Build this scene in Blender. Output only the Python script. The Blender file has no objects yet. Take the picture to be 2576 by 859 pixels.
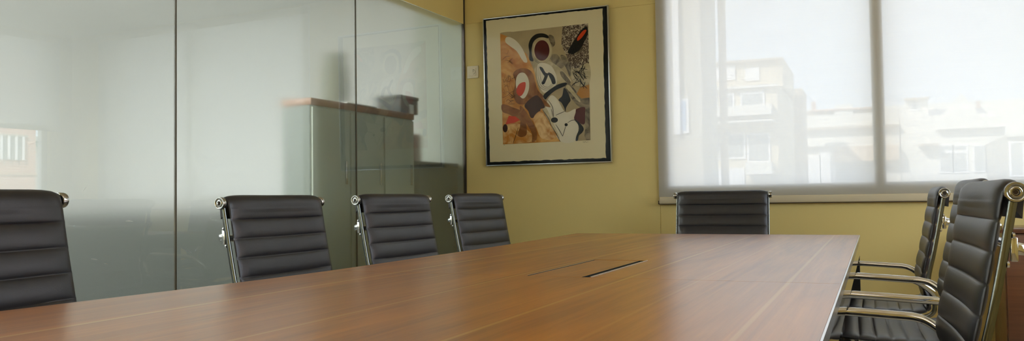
import bpy, bmesh, math, random
from mathutils import Vector, Matrix
random.seed(7)
S = bpy.context.scene
COL = S.collection
PI = math.pi
H = 0.91                    # eye height above the floor

# ------------------------------------------------------------------ camera
F, CX, CY = 2090.0, 1288.0, 429.5
def dv(p): return Vector((p[0]-CX, p[1]-CY, F))
_y = dv((2200.0, 489.0)).normalized()
_x = -dv((-3530.0, 570.0)); _x = (_x - _y*_x.dot(_y)).normalized()
_z = _x.cross(_y)
if _z.y > 0: _z = -_z
RM = Matrix((_x, _y, _z))   # world = RM @ cam(x right, y down, z forward)
cam_d = bpy.data.cameras.new('camera'); cam = bpy.data.objects.new('camera', cam_d); COL.objects.link(cam)
cam_d.sensor_width = 36; cam_d.lens = F/2576*36; cam_d.clip_start = .02; cam_d.clip_end = 500
M3 = Matrix((RM.col[0], -RM.col[1], -RM.col[2])).transposed()
cam.matrix_world = Matrix.Translation((0, 0, H)) @ M3.to_4x4()
S.camera = cam
def at(px, py, Y):          # a point of the photo on the plane Y = const
    d = RM @ dv((px, py)); p = d*(Y/d.y); return Vector((p.x, p.y, p.z+H))

# ------------------------------------------------------------------ materials
def new_mat(name):
    m = bpy.data.materials.new(name); m.use_nodes = True
    nt = m.node_tree; nt.nodes.clear()
    out = nt.nodes.new('ShaderNodeOutputMaterial')
    return m, nt, out
def N(nt, t, **kw):
    n = nt.nodes.new(t)
    for k, v in kw.items():
        if k in n.inputs: n.inputs[k].default_value = v
        else: setattr(n, k, v)
    return n
def rgba(c): return (c[0], c[1], c[2], 1)
def pmat(name, col, rough=.5, metal=0, spec=.5, noise=0, nscale=20, bump=0, bscale=200, stretch=(1,1,1), coat=0, sheen=0):
    m, nt, out = new_mat(name)
    b = N(nt, 'ShaderNodeBsdfPrincipled', Roughness=rough, Metallic=metal)
    b.inputs['Base Color'].default_value = rgba(col)
    b.inputs['Specular IOR Level'].default_value = spec
    b.inputs['Coat Weight'].default_value = coat
    tc = N(nt, 'ShaderNodeTexCoord'); mp = N(nt, 'ShaderNodeMapping'); mp.inputs['Scale'].default_value = stretch
    nt.links.new(tc.outputs['Object'], mp.inputs['Vector'])
    if noise:
        n = N(nt, 'ShaderNodeTexNoise', Scale=nscale, Detail=6)
        nt.links.new(mp.outputs[0], n.inputs['Vector'])
        r = N(nt, 'ShaderNodeMapRange'); r.inputs['To Min'].default_value = 1-noise; r.inputs['To Max'].default_value = 1+noise
        nt.links.new(n.outputs[0], r.inputs[0])
        mx = N(nt, 'ShaderNodeVectorMath', operation='SCALE'); mx.inputs[0].default_value = col
        nt.links.new(r.outputs[0], mx.inputs['Scale']); nt.links.new(mx.outputs[0], b.inputs['Base Color'])
    if bump:
        n2 = N(nt, 'ShaderNodeTexNoise', Scale=bscale, Detail=4)
        nt.links.new(mp.outputs[0], n2.inputs['Vector'])
        bp = N(nt, 'ShaderNodeBump', Strength=bump, Distance=.002)
        nt.links.new(n2.outputs[0], bp.inputs['Height']); nt.links.new(bp.outputs[0], b.inputs['Normal'])
    nt.links.new(b.outputs[0], out.inputs[0])
    return m

WALLC = (.76, .60, .225)
M = {}
M['wall'] = pmat('cream_wall_paint', WALLC, .55, noise=.02, nscale=3, bump=.05, bscale=150)
M['white_wall'] = pmat('pale_wall_paint', (.80, .80, .76), .6, noise=.02, nscale=3)
M['office_wall'] = pmat('office_wall_paint', (.80, .80, .78), .6, noise=.02, nscale=3)
M['ceiling'] = pmat('ceiling_paint', (.80, .74, .56), .7, noise=.01, nscale=3)
M['floor'] = pmat('beige_carpet', (.40, .33, .22), .9, noise=.2, nscale=60, bump=.3, bscale=500)
M['grey_floor'] = pmat('grey_carpet', (.16, .16, .155), .9, noise=.2, nscale=60)
M['seam'] = pmat('panel_joint', (.30, .24, .13), .7)
M['leather'] = pmat('black_leather', (.015, .015, .018), .38, spec=.62, noise=.25, nscale=30, bump=.12, bscale=420)
M['black_plastic'] = pmat('black_plastic', (.012, .012, .013), .35)
M['chrome'] = pmat('polished_chrome', (.70, .71, .71), .07, metal=1)
M['alu'] = pmat('polished_aluminium', (.50, .51, .50), .16, metal=1)
M['rail'] = pmat('satin_aluminium_rail', (.19, .20, .185), .2, metal=1)
M['edge_alu'] = pmat('satin_aluminium_edge', (.80, .81, .83), .22, metal=1)
M['mirror_rail'] = pmat('polished_steel_rail', (.62, .58, .50), .03, metal=1)
M['black_steel'] = pmat('black_coated_steel', (.012, .012, .012), .4)
M['frame_white'] = pmat('white_window_frame', (.80, .80, .78), .4)
M['seal'] = pmat('dark_silicone_seal', (.10, .085, .05), .5)
M['dark_channel'] = pmat('dark_bronze_channel', (.055, .04, .028), .4, metal=.4)
M['silver'] = pmat('silver_frame', (.62, .66, .68), .28, metal=1)
M['black_mat'] = pmat('black_mat_board', (.014, .016, .015), .9, spec=.1)
M['paper'] = pmat('deckle_paper', (.76, .66, .38), .9, spec=.1, noise=.03, nscale=8)
M['plate'] = pmat('cream_switch_plastic', (.80, .70, .47), .35)
M['cab_green'] = pmat('grey_green_cabinet', (.46, .50, .40), .5)
M['cab_wood'] = pmat('cabinet_wood_edge', (.30, .15, .075), .45, noise=.15, nscale=12, stretch=(6, 1, 6))
M['green_and_end_shade'] = pmat('dark_green_and_end_shade', (.13, .15, .12), .5)  # low cabinet's own green; also paints shade on the tall cabinet's end
M['taupe_wall'] = pmat('taupe_wall_paint', (.40, .43, .36), .6)
M['low_grey'] = pmat('darkener_grey', (.20, .21, .19), .5)
M['dark_box'] = pmat('dark_storage_box', (.05, .055, .045), .6)
M['sheet'] = pmat('office_paper', (.8, .8, .74), .7)
M['olive'] = pmat('olive_plastic', (.16, .17, .11), .5)
M['redbrown'] = pmat('red_brown_card', (.22, .10, .07), .6)

def wood(name, c1, c2, rough, lines=(), linecol=(.5, .3, .1), coat=0., along='Y', dark=(.1, .05, .02), spec=.5):
    """veneer: stretched grain along one axis, leaf to leaf tone changes, pale stringing at lines"""
    m, nt, out = new_mat(name)
    b = N(nt, 'ShaderNodeBsdfPrincipled', Roughness=rough); b.inputs['Coat Weight'].default_value = coat
    b.inputs['Coat Roughness'].default_value = .27; b.inputs['Coat IOR'].default_value = 1.6; b.inputs['Specular IOR Level'].default_value = spec
    tc = N(nt, 'ShaderNodeTexCoord'); mp = N(nt, 'ShaderNodeMapping')
    sc = {'Y': (9, .7, 9), 'X': (.7, 9, 9)}[along]; mp.inputs['Scale'].default_value = sc
    nt.links.new(tc.outputs['Object'], mp.inputs['Vector'])
    n1 = N(nt, 'ShaderNodeTexNoise', Scale=1.6, Detail=8, Roughness=.65, Distortion=.6)
    nt.links.new(mp.outputs[0], n1.inputs['Vector'])
    mp2 = N(nt, 'ShaderNodeMapping'); mp2.inputs['Scale'].default_value = tuple(v*7 if v > 1 else v*1.6 for v in sc)
    nt.links.new(tc.outputs['Object'], mp2.inputs['Vector'])
    n2 = N(nt, 'ShaderNodeTexNoise', Scale=1.5, Detail=5, Roughness=.6)
    nt.links.new(mp2.outputs[0], n2.inputs['Vector'])
    ad = N(nt, 'ShaderNodeMath', operation='MULTIPLY_ADD'); ad.inputs[1].default_value = .45
    nt.links.new(n2.outputs[0], ad.inputs[0]); nt.links.new(n1.outputs[0], ad.inputs[2])
    cr = N(nt, 'ShaderNodeValToRGB'); e = cr.color_ramp.elements
    e[0].position = .50; e[0].color = rgba(c2); e[1].position = .92; e[1].color = rgba(c1)
    nt.links.new(ad.outputs[0], cr.inputs[0])
    col = cr.outputs[0]
    sep = N(nt, 'ShaderNodeSeparateXYZ'); nt.links.new(tc.outputs['Object'], sep.inputs[0])
    for lx, w, f in lines:
        s1 = N(nt, 'ShaderNodeMath', operation='SUBTRACT'); s1.inputs[1].default_value = lx
        nt.links.new(sep.outputs[0 if along == 'Y' else 1], s1.inputs[0])
        ab = N(nt, 'ShaderNodeMath', operation='ABSOLUTE'); nt.links.new(s1.outputs[0], ab.inputs[0])
        rg = N(nt, 'ShaderNodeMapRange'); rg.inputs['From Min'].default_value = w*.4; rg.inputs['From Max'].default_value = w
        rg.inputs['To Min'].default_value = f; rg.inputs['To Max'].default_value = 0
        nt.links.new(ab.outputs[0], rg.inputs[0])
        mx = N(nt, 'ShaderNodeMix', data_type='RGBA'); mx.inputs['B'].default_value = rgba(linecol)
        mx.inputs[7].default_value = rgba(linecol)
        nt.links.new(rg.outputs[0], mx.inputs[0]); nt.links.new(col, mx.inputs[6]); col = mx.outputs[2]
    nt.links.new(col, b.inputs['Base Color'])
    nt.links.new(b.outputs[0], out.inputs[0])
    return m
M['table_wood'] = wood('walnut_veneer', (.47, .156, .004), (.235, .068, .002), .38,
                       [(-1.045, .006, .9), (-.735, .005, .6), (-.482, .005, .65), (-.158, .005, .5), (-.9, .004, .25), (-.33, .004, .25)], (.54, .28, .05), coat=.9, spec=.3)
M['credenza_wood'] = wood('red_brown_veneer', (.20, .07, .028), (.10, .032, .012), .3, along='X', coat=.6)

def glass_smooth(name, tint=(1, 1, 1), f0=.04):      # thin clear pane
    m, nt, out = new_mat(name)
    t = N(nt, 'ShaderNodeBsdfTransparent'); t.inputs[0].default_value = rgba(tint)
    g = N(nt, 'ShaderNodeBsdfGlossy', Roughness=.0)
    ge = N(nt, 'ShaderNodeNewGeometry'); dt = N(nt, 'ShaderNodeVectorMath', operation='DOT_PRODUCT')
    nt.links.new(ge.outputs['True Normal'], dt.inputs[0]); nt.links.new(ge.outputs['Incoming'], dt.inputs[1])
    def mth(op, a, b=None):
        n = N(nt, 'ShaderNodeMath', operation=op)
        for i, v in enumerate((a, b)):
            if v is None: continue
            if isinstance(v, (int, float)): n.inputs[i].default_value = v
            else: nt.links.new(v, n.inputs[i])
        return n.outputs[0]
    fr = mth('ADD', mth('MULTIPLY', mth('POWER', mth('SUBTRACT', 1.0, mth('ABSOLUTE', dt.outputs['Value'])), 5.0), 1-f0), f0)
    mx = N(nt, 'ShaderNodeMixShader')
    nt.links.new(fr, mx.inputs[0]); nt.links.new(t.outputs[0], mx.inputs[1]); nt.links.new(g.outputs[0], mx.inputs[2])
    nt.links.new(mx.outputs[0], out.inputs[0]); return m
M['pane'] = glass_smooth('window_glass'); M['art_glass'] = glass_smooth('picture_glass', f0=.006)
def clear_face():
    m, nt, out = new_mat('glass_room_face')
    g = N(nt, 'ShaderNodeBsdfGlass', Roughness=0.0, IOR=1.68); g.inputs[0].default_value = (.96, .985, .965, 1)
    nt.links.new(g.outputs[0], out.inputs[0]); return m
def frost_face():
    m, nt, out = new_mat('glass_frosted_face')
    g = N(nt, 'ShaderNodeBsdfGlass', Roughness=.24, IOR=1.68); g.inputs[0].default_value = (.96, .985, .965, 1)
    d = N(nt, 'ShaderNodeBsdfDiffuse'); d.inputs[0].default_value = (.66, .68, .66, 1)
    t = N(nt, 'ShaderNodeBsdfTranslucent'); t.inputs[0].default_value = (.76, .78, .76, 1)
    a = N(nt, 'ShaderNodeMixShader'); a.inputs[0].default_value = .6
    nt.links.new(d.outputs[0], a.inputs[1]); nt.links.new(t.outputs[0], a.inputs[2])
    mx = N(nt, 'ShaderNodeMixShader'); mx.inputs[0].default_value = .09
    nt.links.new(g.outputs[0], mx.inputs[1]); nt.links.new(a.outputs[0], mx.inputs[2])
    nt.links.new(mx.outputs[0], out.inputs[0]); return m
M['glass_front'] = clear_face(); M['glass_back'] = frost_face()
def fabric(name, open_=.048):
    m, nt, out = new_mat(name)
    tc = N(nt, 'ShaderNodeTexCoord')
    mp = N(nt, 'ShaderNodeMapping'); mp.inputs['Scale'].default_value = (3, 3, 260)
    nt.links.new(tc.outputs['Object'], mp.inputs['Vector'])
    n = N(nt, 'ShaderNodeTexNoise', Scale=1.0, Detail=2); nt.links.new(mp.outputs[0], n.inputs['Vector'])
    rg = N(nt, 'ShaderNodeMapRange'); rg.inputs['From Min'].default_value = .3; rg.inputs['From Max'].default_value = .7
    rg.inputs['To Min'].default_value = open_*.82; rg.inputs['To Max'].default_value = open_*1.18
    nt.links.new(n.outputs[0], rg.inputs[0])
    d = N(nt, 'ShaderNodeBsdfDiffuse'); d.inputs[0].default_value = (.80, .74, .60, 1)
    t = N(nt, 'ShaderNodeBsdfTranslucent'); t.inputs[0].default_value = (.372, .38, .388, 1)
    tr = N(nt, 'ShaderNodeBsdfTransparent')
    a = N(nt, 'ShaderNodeMixShader'); a.inputs[0].default_value = .52
    nt.links.new(d.outputs[0], a.inputs[1]); nt.links.new(t.outputs[0], a.inputs[2])
    mx = N(nt, 'ShaderNodeMixShader'); nt.links.new(rg.outputs[0], mx.inputs[0])
    nt.links.new(a.outputs[0], mx.inputs[1]); nt.links.new(tr.outputs[0], mx.inputs[2])
    nt.links.new(mx.outputs[0], out.inputs[0]); return m
M['fabric'] = fabric('screen_fabric')
M['bar_fabric'] = pmat('fabric_wrapped_bar', (.62, .53, .35), .6)

# ------------------------------------------------------------------ mesh helpers
def build(name, bm, mats, parent=None, angle=35, smooth=True):
    if not isinstance(mats, (list, tuple)): mats = [mats]
    bmesh.ops.recalc_face_normals(bm, faces=bm.faces[:])
    me = bpy.data.meshes.new(name); bm.to_mesh(me); bm.free()
    for m in mats: me.materials.append(m)
    if smooth:
        me.polygons.foreach_set('use_smooth', [True]*len(me.polygons))
        me.set_sharp_from_angle(angle=math.radians(angle))
    o = bpy.data.objects.new(name, me); COL.objects.link(o)
    if parent: o.parent = parent
    return o
def tag(o, label=None, cat=None, group=None, kind=None):
    for k, v in (('label', label), ('category', cat), ('group', group), ('kind', kind)):
        if v: o[k] = v
    return o
def empty(name, loc=(0, 0, 0), rz=0):
    o = bpy.data.objects.new(name, None); o.empty_display_size = .1; COL.objects.link(o)
    o.location = loc; o.rotation_euler = (0, 0, rz); return o
def box(bm, lo, hi, bev=0, mi=0, mat=None, seg=2):
    lo, hi = Vector(lo), Vector(hi); c = (lo+hi)/2; s = hi-lo
    mt = Matrix.Translation(c) @ Matrix.Diagonal((s.x, s.y, s.z, 1))
    if mat: mt = mat @ mt
    r = bmesh.ops.create_cube(bm, size=1, matrix=mt); vs = r['verts']
    fs = {f for v in vs for f in v.link_faces}
    for f in fs: f.material_index = mi
    if bev:
        es = list({e for v in vs for e in v.link_edges})
        r = bmesh.ops.bevel(bm, geom=es, offset=bev, segments=seg, profile=.5, affect='EDGES')
        for f in r['faces']: f.material_index = mi
def loft(bm, rings, cap=True, closed=False, mi=0):
    vr = [[bm.verts.new(p) for p in r] for r in rings]
    n = len(vr[0]); k = len(vr)
    for i in range(k if closed else k-1):
        a, b = vr[i], vr[(i+1) % k]
        for j in range(n):
            f = bm.faces.new((a[j], a[(j+1) % n], b[(j+1) % n], b[j])); f.material_index = mi
    if cap and not closed:
        for r in (vr[0], vr[-1]):
            f = bm.faces.new(r); f.material_index = mi
    return vr
def crom(pts, n=8, closed=False):
    pts = [Vector(p) for p in pts]; out = []; k = len(pts)
    for i in range(k if closed else k-1):
        if closed: p0, p1, p2, p3 = (pts[(i+j-1) % k] for j in range(4))
        else: p0, p1, p2, p3 = pts[max(i-1, 0)], pts[i], pts[i+1], pts[min(i+2, k-1)]
        for s in range(n):
            t = s/n
            out.append(.5*((2*p1)+(p2-p0)*t+(2*p0-5*p1+4*p2-p3)*t*t+(3*p1-p0-3*p2+p3)*t**3))
    if not closed: out.append(pts[-1])
    return out
def tube(bm, path, r, seg=10, mi=0):
    path = [Vector(p) for p in path]; rings = []; up = None
    for i, p in enumerate(path):
        t = (path[min(i+1, len(path)-1)]-path[max(i-1, 0)]).normalized()
        if up is None:
            up = Vector((0, 0, 1)) if abs(t.z) < .9 else Vector((1, 0, 0))
        up = (up - t*up.dot(t)).normalized(); sd = t.cross(up)
        rr = r[i] if isinstance(r, (list, tuple)) else r
        rings.append([p + (up*math.cos(a)+sd*math.sin(a))*rr for a in (2*PI*j/seg for j in range(seg))])
    loft(bm, rings, mi=mi)
def sweep(bm, path, half_side, half_norm, side=Vector((1, 0, 0)), c=.35, mi=0):
    """rounded bar along a path; side is its width direction"""
    path = [Vector(p) for p in path]; rings = []
    a, b = half_side, half_norm; k = min(a, b)*c
    sec = [(-a+k, -b), (a-k, -b), (a, -b+k), (a, b-k), (a-k, b), (-a+k, b), (-a, b-k), (-a, -b+k)]
    for i, p in enumerate(path):
        t = (path[min(i+1, len(path)-1)]-path[max(i-1, 0)]).normalized()
        nn = side.cross(t).normalized(); sd = t.cross(nn).normalized()
        rings.append([p+sd*u+nn*v for u, v in sec])
    loft(bm, rings, mi=mi)
def lathe(bm, prof, seg=24, mat=Matrix(), mi=0):
    rings = []
    for r, h in prof:
        rings.append([mat @ Vector((max(r, 1e-5)*math.cos(2*PI*j/seg), max(r, 1e-5)*math.sin(2*PI*j/seg), h)) for j in range(seg)])
    loft(bm, rings, mi=mi)
def prism(bm, poly, axis_vec, mi=0):
    a = [bm.verts.new(p) for p in poly]; b = [bm.verts.new(Vector(p)+Vector(axis_vec)) for p in poly]
    n = len(a); fs = [bm.faces.new(a), bm.faces.new(b[::-1])]
    for i in range(n): fs.append(bm.faces.new((a[i], b[i], b[(i+1) % n], a[(i+1) % n])))
    for f in fs: f.material_index = mi
B = bmesh.new
def copy_tree(o, parent=None):
    c = o.copy(); COL.objects.link(c)
    if parent: c.parent = parent
    for ch in list(o.children): copy_tree(ch, c)
    return c
def one(name, parts, mat, parent=None, bev=0, **kw):
    bm = B()
    for lo, hi in parts: box(bm, lo, hi, bev)
    return build(name, bm, mat, parent, **kw)

# ------------------------------------------------------------------ room shell
WY, XR, YB, ZC = 4.90, 1.47, -2.6, H+1.46      # window wall, right wall, back wall, ceiling
XC = -2.466                                     # where glass wall meets window wall
def st(o): o['kind'] = 'structure'; return o
st(one('floor', [((-2.48, YB-.2, -.1), (XR+.3, WY+.25, 0))], M['floor']))
st(one('ceiling', [((-2.75, YB-.2, ZC), (XR+.15, WY+.25, ZC+.1))], M['ceiling']))
# window wall: panelled, opening for window_1
wx0, wx1, wz0, wz1 = -1.165, 1.06, H+.005, H+1.44
T = .22; g = .0015; zs = H+1.166
bm = B()
box(bm, (-2.75, WY, 0), (-1.172-g, WY+T, zs-g)); box(bm, (-2.75, WY, zs+g), (-1.172-g, WY+T, ZC))
box(bm, (-1.172+g, WY, 0), (wx1, WY+T, wz0)); box(bm, (-1.172+g, WY+.0005, wz0), (wx0, WY+T, ZC))
box(bm, (wx0, WY, wz1), (wx1, WY+T, ZC)); box(bm, (wx1, WY, 0), (XR+.15, WY+T, ZC))
box(bm, (-1.174, WY+.004, 0), (-1.170, WY+T-.01, ZC)); box(bm, (-2.75, WY+.004, zs-.003), (-1.172, WY+T-.01, zs+.003))
st(build('wall_front', bm, M['wall']))
# right wall with its own window
ry0, ry1, rz0, rz1 = .4, 4.70, H+.03, H+1.44
st(one('wall_right', [((XR, YB, 0), (XR+.1, ry0, ZC)), ((XR, ry1, 0), (XR+.1, WY, ZC)),
                      ((XR, ry0, 0), (XR+.1, ry1, rz0)), ((XR, ry0, rz1), (XR+.1, ry1, ZC))], M['wall']))
st(one('wall_back', [((-2.75, YB-.1, 0), (XR+.1, YB, ZC))], M['wall']))
# window_1
w = st(empty('window_1', (0, WY, 0)))
bm = B(); d0, d1 = -.008, .09
fx0, fx1, fz0, fz1 = -1.108, 1.0, H+.066, H+1.40
box(bm, (wx0, d0, wz0), (fx0, d1, wz1), .004); box(bm, (fx1, d0, wz0), (wx1, d1, wz1), .004)
box(bm, (fx0, d0, wz0), (fx1, d1, fz0), .004); box(bm, (fx0, d0, fz1), (fx1, d1, wz1), .004)
build('window_frame', bm, M['frame_white'], w)
one('mullion', [((.000, -.010, fz0), (.062, .10, fz1))], M['frame_white'], w, .004)
one('pane', [((fx0-.01, .058, fz0-.01), (.001, .062, fz1+.01))], M['pane'], w)
one('pane', [((.061, .058, fz0-.01), (fx1+.01, .062, fz1+.01))], M['pane'], w)
# window_2 in the right wall
w = st(empty('window_2', (XR, 0, 0)))
bm = B()
box(bm, (.04, ry0, rz0), (.09, ry0+.05, rz1)); box(bm, (.04, ry1-.05, rz0), (.09, ry1, rz1))
box(bm, (.04, ry0, rz0), (.09, ry1, rz0+.05)); box(bm, (.04, ry0, rz1-.05), (.09, ry1, rz1))
box(bm, (.04, 2.52, rz0), (.09, 2.57, rz1))
build('window_frame', bm, M['frame_white'], w)
one('pane', [((.063, ry0+.04, rz0+.04), (.067, 2.53, rz1-.04))], M['pane'], w)
one('pane', [((.063, 2.56, rz0+.04), (.067, ry1-.04, rz1-.04))], M['pane'], w)

# roller blinds
def blind(name, label, loc, rz, x0, x1, zb):
    b = tag(empty(name, loc, rz), label, 'window blind')
    bm = B(); n = 40
    v0 = [bm.verts.new((x0+(x1-x0)*i/n, 0, zb+.03)) for i in range(n+1)]
    v1 = [bm.verts.new((x0+(x1-x0)*i/n, 0, ZC-.05)) for i in range(n+1)]
    for i in range(n): bm.faces.new((v0[i], v0[i+1], v1[i+1], v1[i]))
    build('fabric', bm, M['fabric'], b)
    bm = B(); box(bm, (x0, -.011, zb), (x1, .011, zb+.042), .008, seg=3)
    bar = build('bottom_bar', bm, M['bar_fabric'], b)
    bm = B(); box(bm, (x0-.003, -.012, zb-.0015), (x0+.001, .012, zb+.02), .001); box(bm, (x1-.001, -.012, zb-.0015), (x1+.003, .012, zb+.02), .001)
    box(bm, (x0, -.006, zb-.003), (x1, .006, zb+.001))
    build('bar_end_caps', bm, M['dark_channel'], bar)
    bm = B(); tube(bm, [(x0, .0, ZC-.05), (x1, 0, ZC-.05)], .028, 20)
    build('roller', bm, M['bar_fabric'], b)
    return b
blind('roller_blind', 'wide cream screen roller blind lowered over the big window behind the far chair', (0, WY-.024, 0), 0, -1.174, 1.10, H-.041)
blind('roller_blind', 'half raised cream roller blind of the side window, seen reflected in the glass wall', (XR-.05, 0, 0), PI/2, 2.54, ry1+.05, H+.632)

# ------------------------------------------------------------------ frosted glass wall
gl = st(empty('wall_left', (XC, WY, 0), math.radians(1.4)*-1))
GT = H+1.166
edges = [-.006, -1.218, -2.426, -3.634, -4.842, -6.05, -7.3]
for i in range(6):
    y1, y0 = edges[i]-.003, edges[i+1]+.003
    bm = B(); box(bm, (-.012, y0, .05), (0, y1, GT))
    bm.faces.ensure_lookup_table()
    for f in bm.faces: f.material_index = 1 if f.calc_center_median().x < -.0119 else 0
    build('glass_panel', bm, [M['glass_front'], M['glass_back']], gl, smooth=False)
for y in edges[1:6]:
    one('glass_seal', [((-.0125, y-.0036, .05), (.0008, y+.0036, GT))], M['seal'], gl)
one('corner_channel', [((-.02, -.014, 0), (.006, 0, ZC))], M['dark_channel'], gl)
one('floor_channel', [((-.02, -7.4, 0), (.006, -.008, .05))], M['dark_channel'], gl)
one('header', [((-.10, -7.4, GT), (.002, -.008, ZC))], M['wall'], gl)
# fine scratches on the glass face
for x0, y0, x1, y1 in ((229, 652, 245, 654.5), (263, 664, 272, 665.5), (316, 557, 334, 557.5), (468, 630, 482, 637), (207, 486, 217, 470)):
    c_, s_ = math.cos(math.radians(1.4)), math.sin(math.radians(1.4)); n_ = Vector((c_, -s_, 0)); o_ = Vector((XC, WY, -H))
    q = []
    for px, py in ((x0, y0), (x1, y1)):
        d = RM @ dv((px, py)); p = d*(o_.dot(n_)/d.dot(n_)) + Vector((0, 0, H)) - Vector((XC, WY, 0))
        q.append(Vector((.0004, p.dot(Vector((s_, c_, 0))), p.z)))
    bm = B(); tube(bm, [q[0], q[0].lerp(q[1], .5)+Vector((0, 0, .0008)), q[1]], [.0003, .0009, .0003], 6)
    build('scratch', bm, M['sheet'], gl)
# office beyond the glass
st(one('wall_office', [((-7, YB-.2, 0), (-6.9, 6.2, 2.7)), ((-7, 6.1, 0), (-2.75, 6.2, 2.7)), ((-7, YB-.3, 0), (-2.75, YB-.2, 2.7)),
                       ((-2.85, WY, 0), (-2.75, 6.2, 2.7))], M['office_wall']))
st(one('wall_office_end', [((-2.86, WY-.012, 0), (-2.49, WY-.001, 2.3))], M['taupe_wall']))
st(one('ceiling_office', [((-7, YB-.2, 2.7), (-2.56, 6.2, 2.8)), ((-2.75, YB-.2, ZC), (-2.56, WY, 2.7))], M['office_wall']))
st(one('floor_office', [((-7, YB-.2, -.1), (-2.48, 6.2, 0))], M['grey_floor']))

# ------------------------------------------------------------------ table
ZT = H-.17
left_edge = [(-.37, -1.345), (.3, -1.335), (.91, -1.306), (1.3, -1.263), (1.5, -1.245), (1.7045, -1.238), (2.0, -1.241), (2.285, -1.248), (2.865, -1.266), (3.4, -1.300), (3.835, -1.330)]
def lx(y):
    for (ya, xa), (yb, xb) in zip(left_edge, left_edge[1:]):
        if y <= yb: return xa+(xb-xa)*(y-ya)/(yb-ya)
    return left_edge[-1][1]
XRT = -.0635; hx0, hx1, hy0, hy1 = -.714, -.564, 1.7065, 2.197
def far_y(x, y):            # far end: slightly skewed in plan
    return y
table = tag(empty('conference_table', (0, 0, 0)), 'long walnut veneer conference table with pale inlay lines and a cable hatch', 'table')
def top_half(y0, y1, hole):
    bm = B(); ys = sorted({y0, y1} | {y for y, _ in left_edge if y0 < y < y1} | ({hy0, hy1} if hole else set()))
    tk = .022; V = {}
    def v(i, j, z):
        k = (i, j, z)
        if k not in V:
            y = ys[i]; yy = y
            x = (lx(y), hx0, hx1, XRT)[j]
            if abs(y-3.835) < 1e-6: yy = y - (x+1.33)/(1.27)*.062
            V[k] = bm.verts.new((x, yy, ZT if z else ZT-tk))
        return V[k]
    for i in range(len(ys)-1):
        for j in range(3):
            ishole = hole and j == 1 and ys[i] >= hy0-1e-6 and ys[i+1] <= hy1+1e-6
            if ishole: continue
            bm.faces.new((v(i, j, 1), v(i, j+1, 1), v(i+1, j+1, 1), v(i+1, j, 1)))
            bm.faces.new((v(i, j, 0), v(i+1, j, 0), v(i+1, j+1, 0), v(i, j+1, 0)))
        for j in (0, 3): bm.faces.new((v(i, j, 0), v(i, j, 1), v(i+1, j, 1), v(i+1, j, 0)))
        if hole and ys[i] >= hy0-1e-6 and ys[i+1] <= hy1+1e-6:
            for j in (1, 2): bm.faces.new((v(i, j, 0), v(i, j, 1), v(i+1, j, 1), v(i+1, j, 0)))
    for i in (0, len(ys)-1):
        for j in range(3): bm.faces.new((v(i, j, 0), v(i, j, 1), v(i, j+1, 1), v(i, j+1, 0)))
    if hole:
        for yv in (hy0, hy1):
            i = min(range(len(ys)), key=lambda q: abs(ys[q]-yv))
            if 0 < i < len(ys)-1: bm.faces.new((v(i, 1, 0), v(i, 1, 1), v(i, 2, 1), v(i, 2, 0)))
    return build('tabletop', bm, M['table_wood'], table, smooth=False)
top_half(-.37, 1.7045, False); top_half(1.7065, 3.835, True)
# metal edging round the top
def edge_strip(z0, z1, out, th, name, mat, inset=0):
    bm = B()
    pts = [(lx(y)-out, y) for y, _ in left_edge]
    pts[-1] = (pts[-1][0], 3.835+out)
    pts += [(XRT+out, 3.773+out), (XRT+out, -.37-out)]
    pts[0] = (pts[0][0], -.37-out)
    inn = [(lx(y)-out+th, y) for y, _ in left_edge]
    inn[-1] = (inn[-1][0], 3.835+out-th); inn[0] = (inn[0][0], -.37-out+th)
    inn += [(XRT+out-th, 3.773+out-th), (XRT+out-th, -.37-out+th)]
    n = len(pts)
    rings = [[(a[0], a[1], z0), (a[0], a[1], z1), (b[0], b[1], z1), (b[0], b[1], z0)] for a, b in zip(pts, inn)]
    loft(bm, rings, closed=True)
    return build(name, bm, mat, table, smooth=False)
edge_strip(ZT-.022, ZT-.0012, .0035, .0033, 'edge_strip', M['edge_alu'])
edge_strip(ZT-.082, ZT-.0225, .0005, .02, 'apron_rail', M['mirror_rail'])
for y in (3.74, .0):
    bm = B(); box(bm, (-1.12, y-.02, .012), (-.0635, y+.02, ZT-.0825), .003); box(bm, (-1.13, y-.03, 0), (-.0635, y+.03, .014), .003)
    build('leg_panel', bm, M['black_steel'], table)
# cable hatch
bm = B(); zb = ZT-.075
box(bm, (hx0-.004, hy0-.004, zb-.004), (hx1+.004, hy1+.004, zb))
for lo, hi in (((hx0-.004, hy0-.004, zb), (hx0, hy1+.004, ZT-.023)), ((hx1, hy0-.004, zb), (hx1+.004, hy1+.004, ZT-.023)),
               ((hx0, hy0-.004, zb), (hx1, hy0, ZT-.023)), ((hx0, hy1, zb), (hx1, hy1+.004, ZT-.023))): box(bm, lo, hi)
for lo, hi in (((hx0, hy0, zb), (hx0+.0015, hy1, ZT-.0008)), ((hx1-.0015, hy0, zb), (hx1, hy1, ZT-.0008)), ((hx0, hy0, zb), (hx1, hy0+.0015, ZT-.0008)), ((hx0, hy1-.0015, zb), (hx1, hy1, ZT-.0008))): box(bm, lo, hi)
hatch = build('cable_hatch', bm, M['black_plastic'], table)
bm = B(); box(bm, (hx0+.0055, hy0+.005, ZT-.014), (hx1-.021, hy1-.0045, ZT-.0005))
for f in bm.faces: f.material_index = 0 if f.calc_center_median().z > ZT-.001 else 1
build('hatch_lid', bm, [M['table_wood'], M['black_plastic']], hatch, smooth=False)
one('hatch_rim', [((hx0-.0004, hy0+.004, ZT-.004), (hx0+.0022, hy1, ZT+.0004))], M['edge_alu'], hatch)
one('hatch_rim', [((hx1-.0026, hy0+.004, ZT-.004), (hx1+.0004, hy1, ZT+.0012))], M['alu'], hatch)

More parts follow.
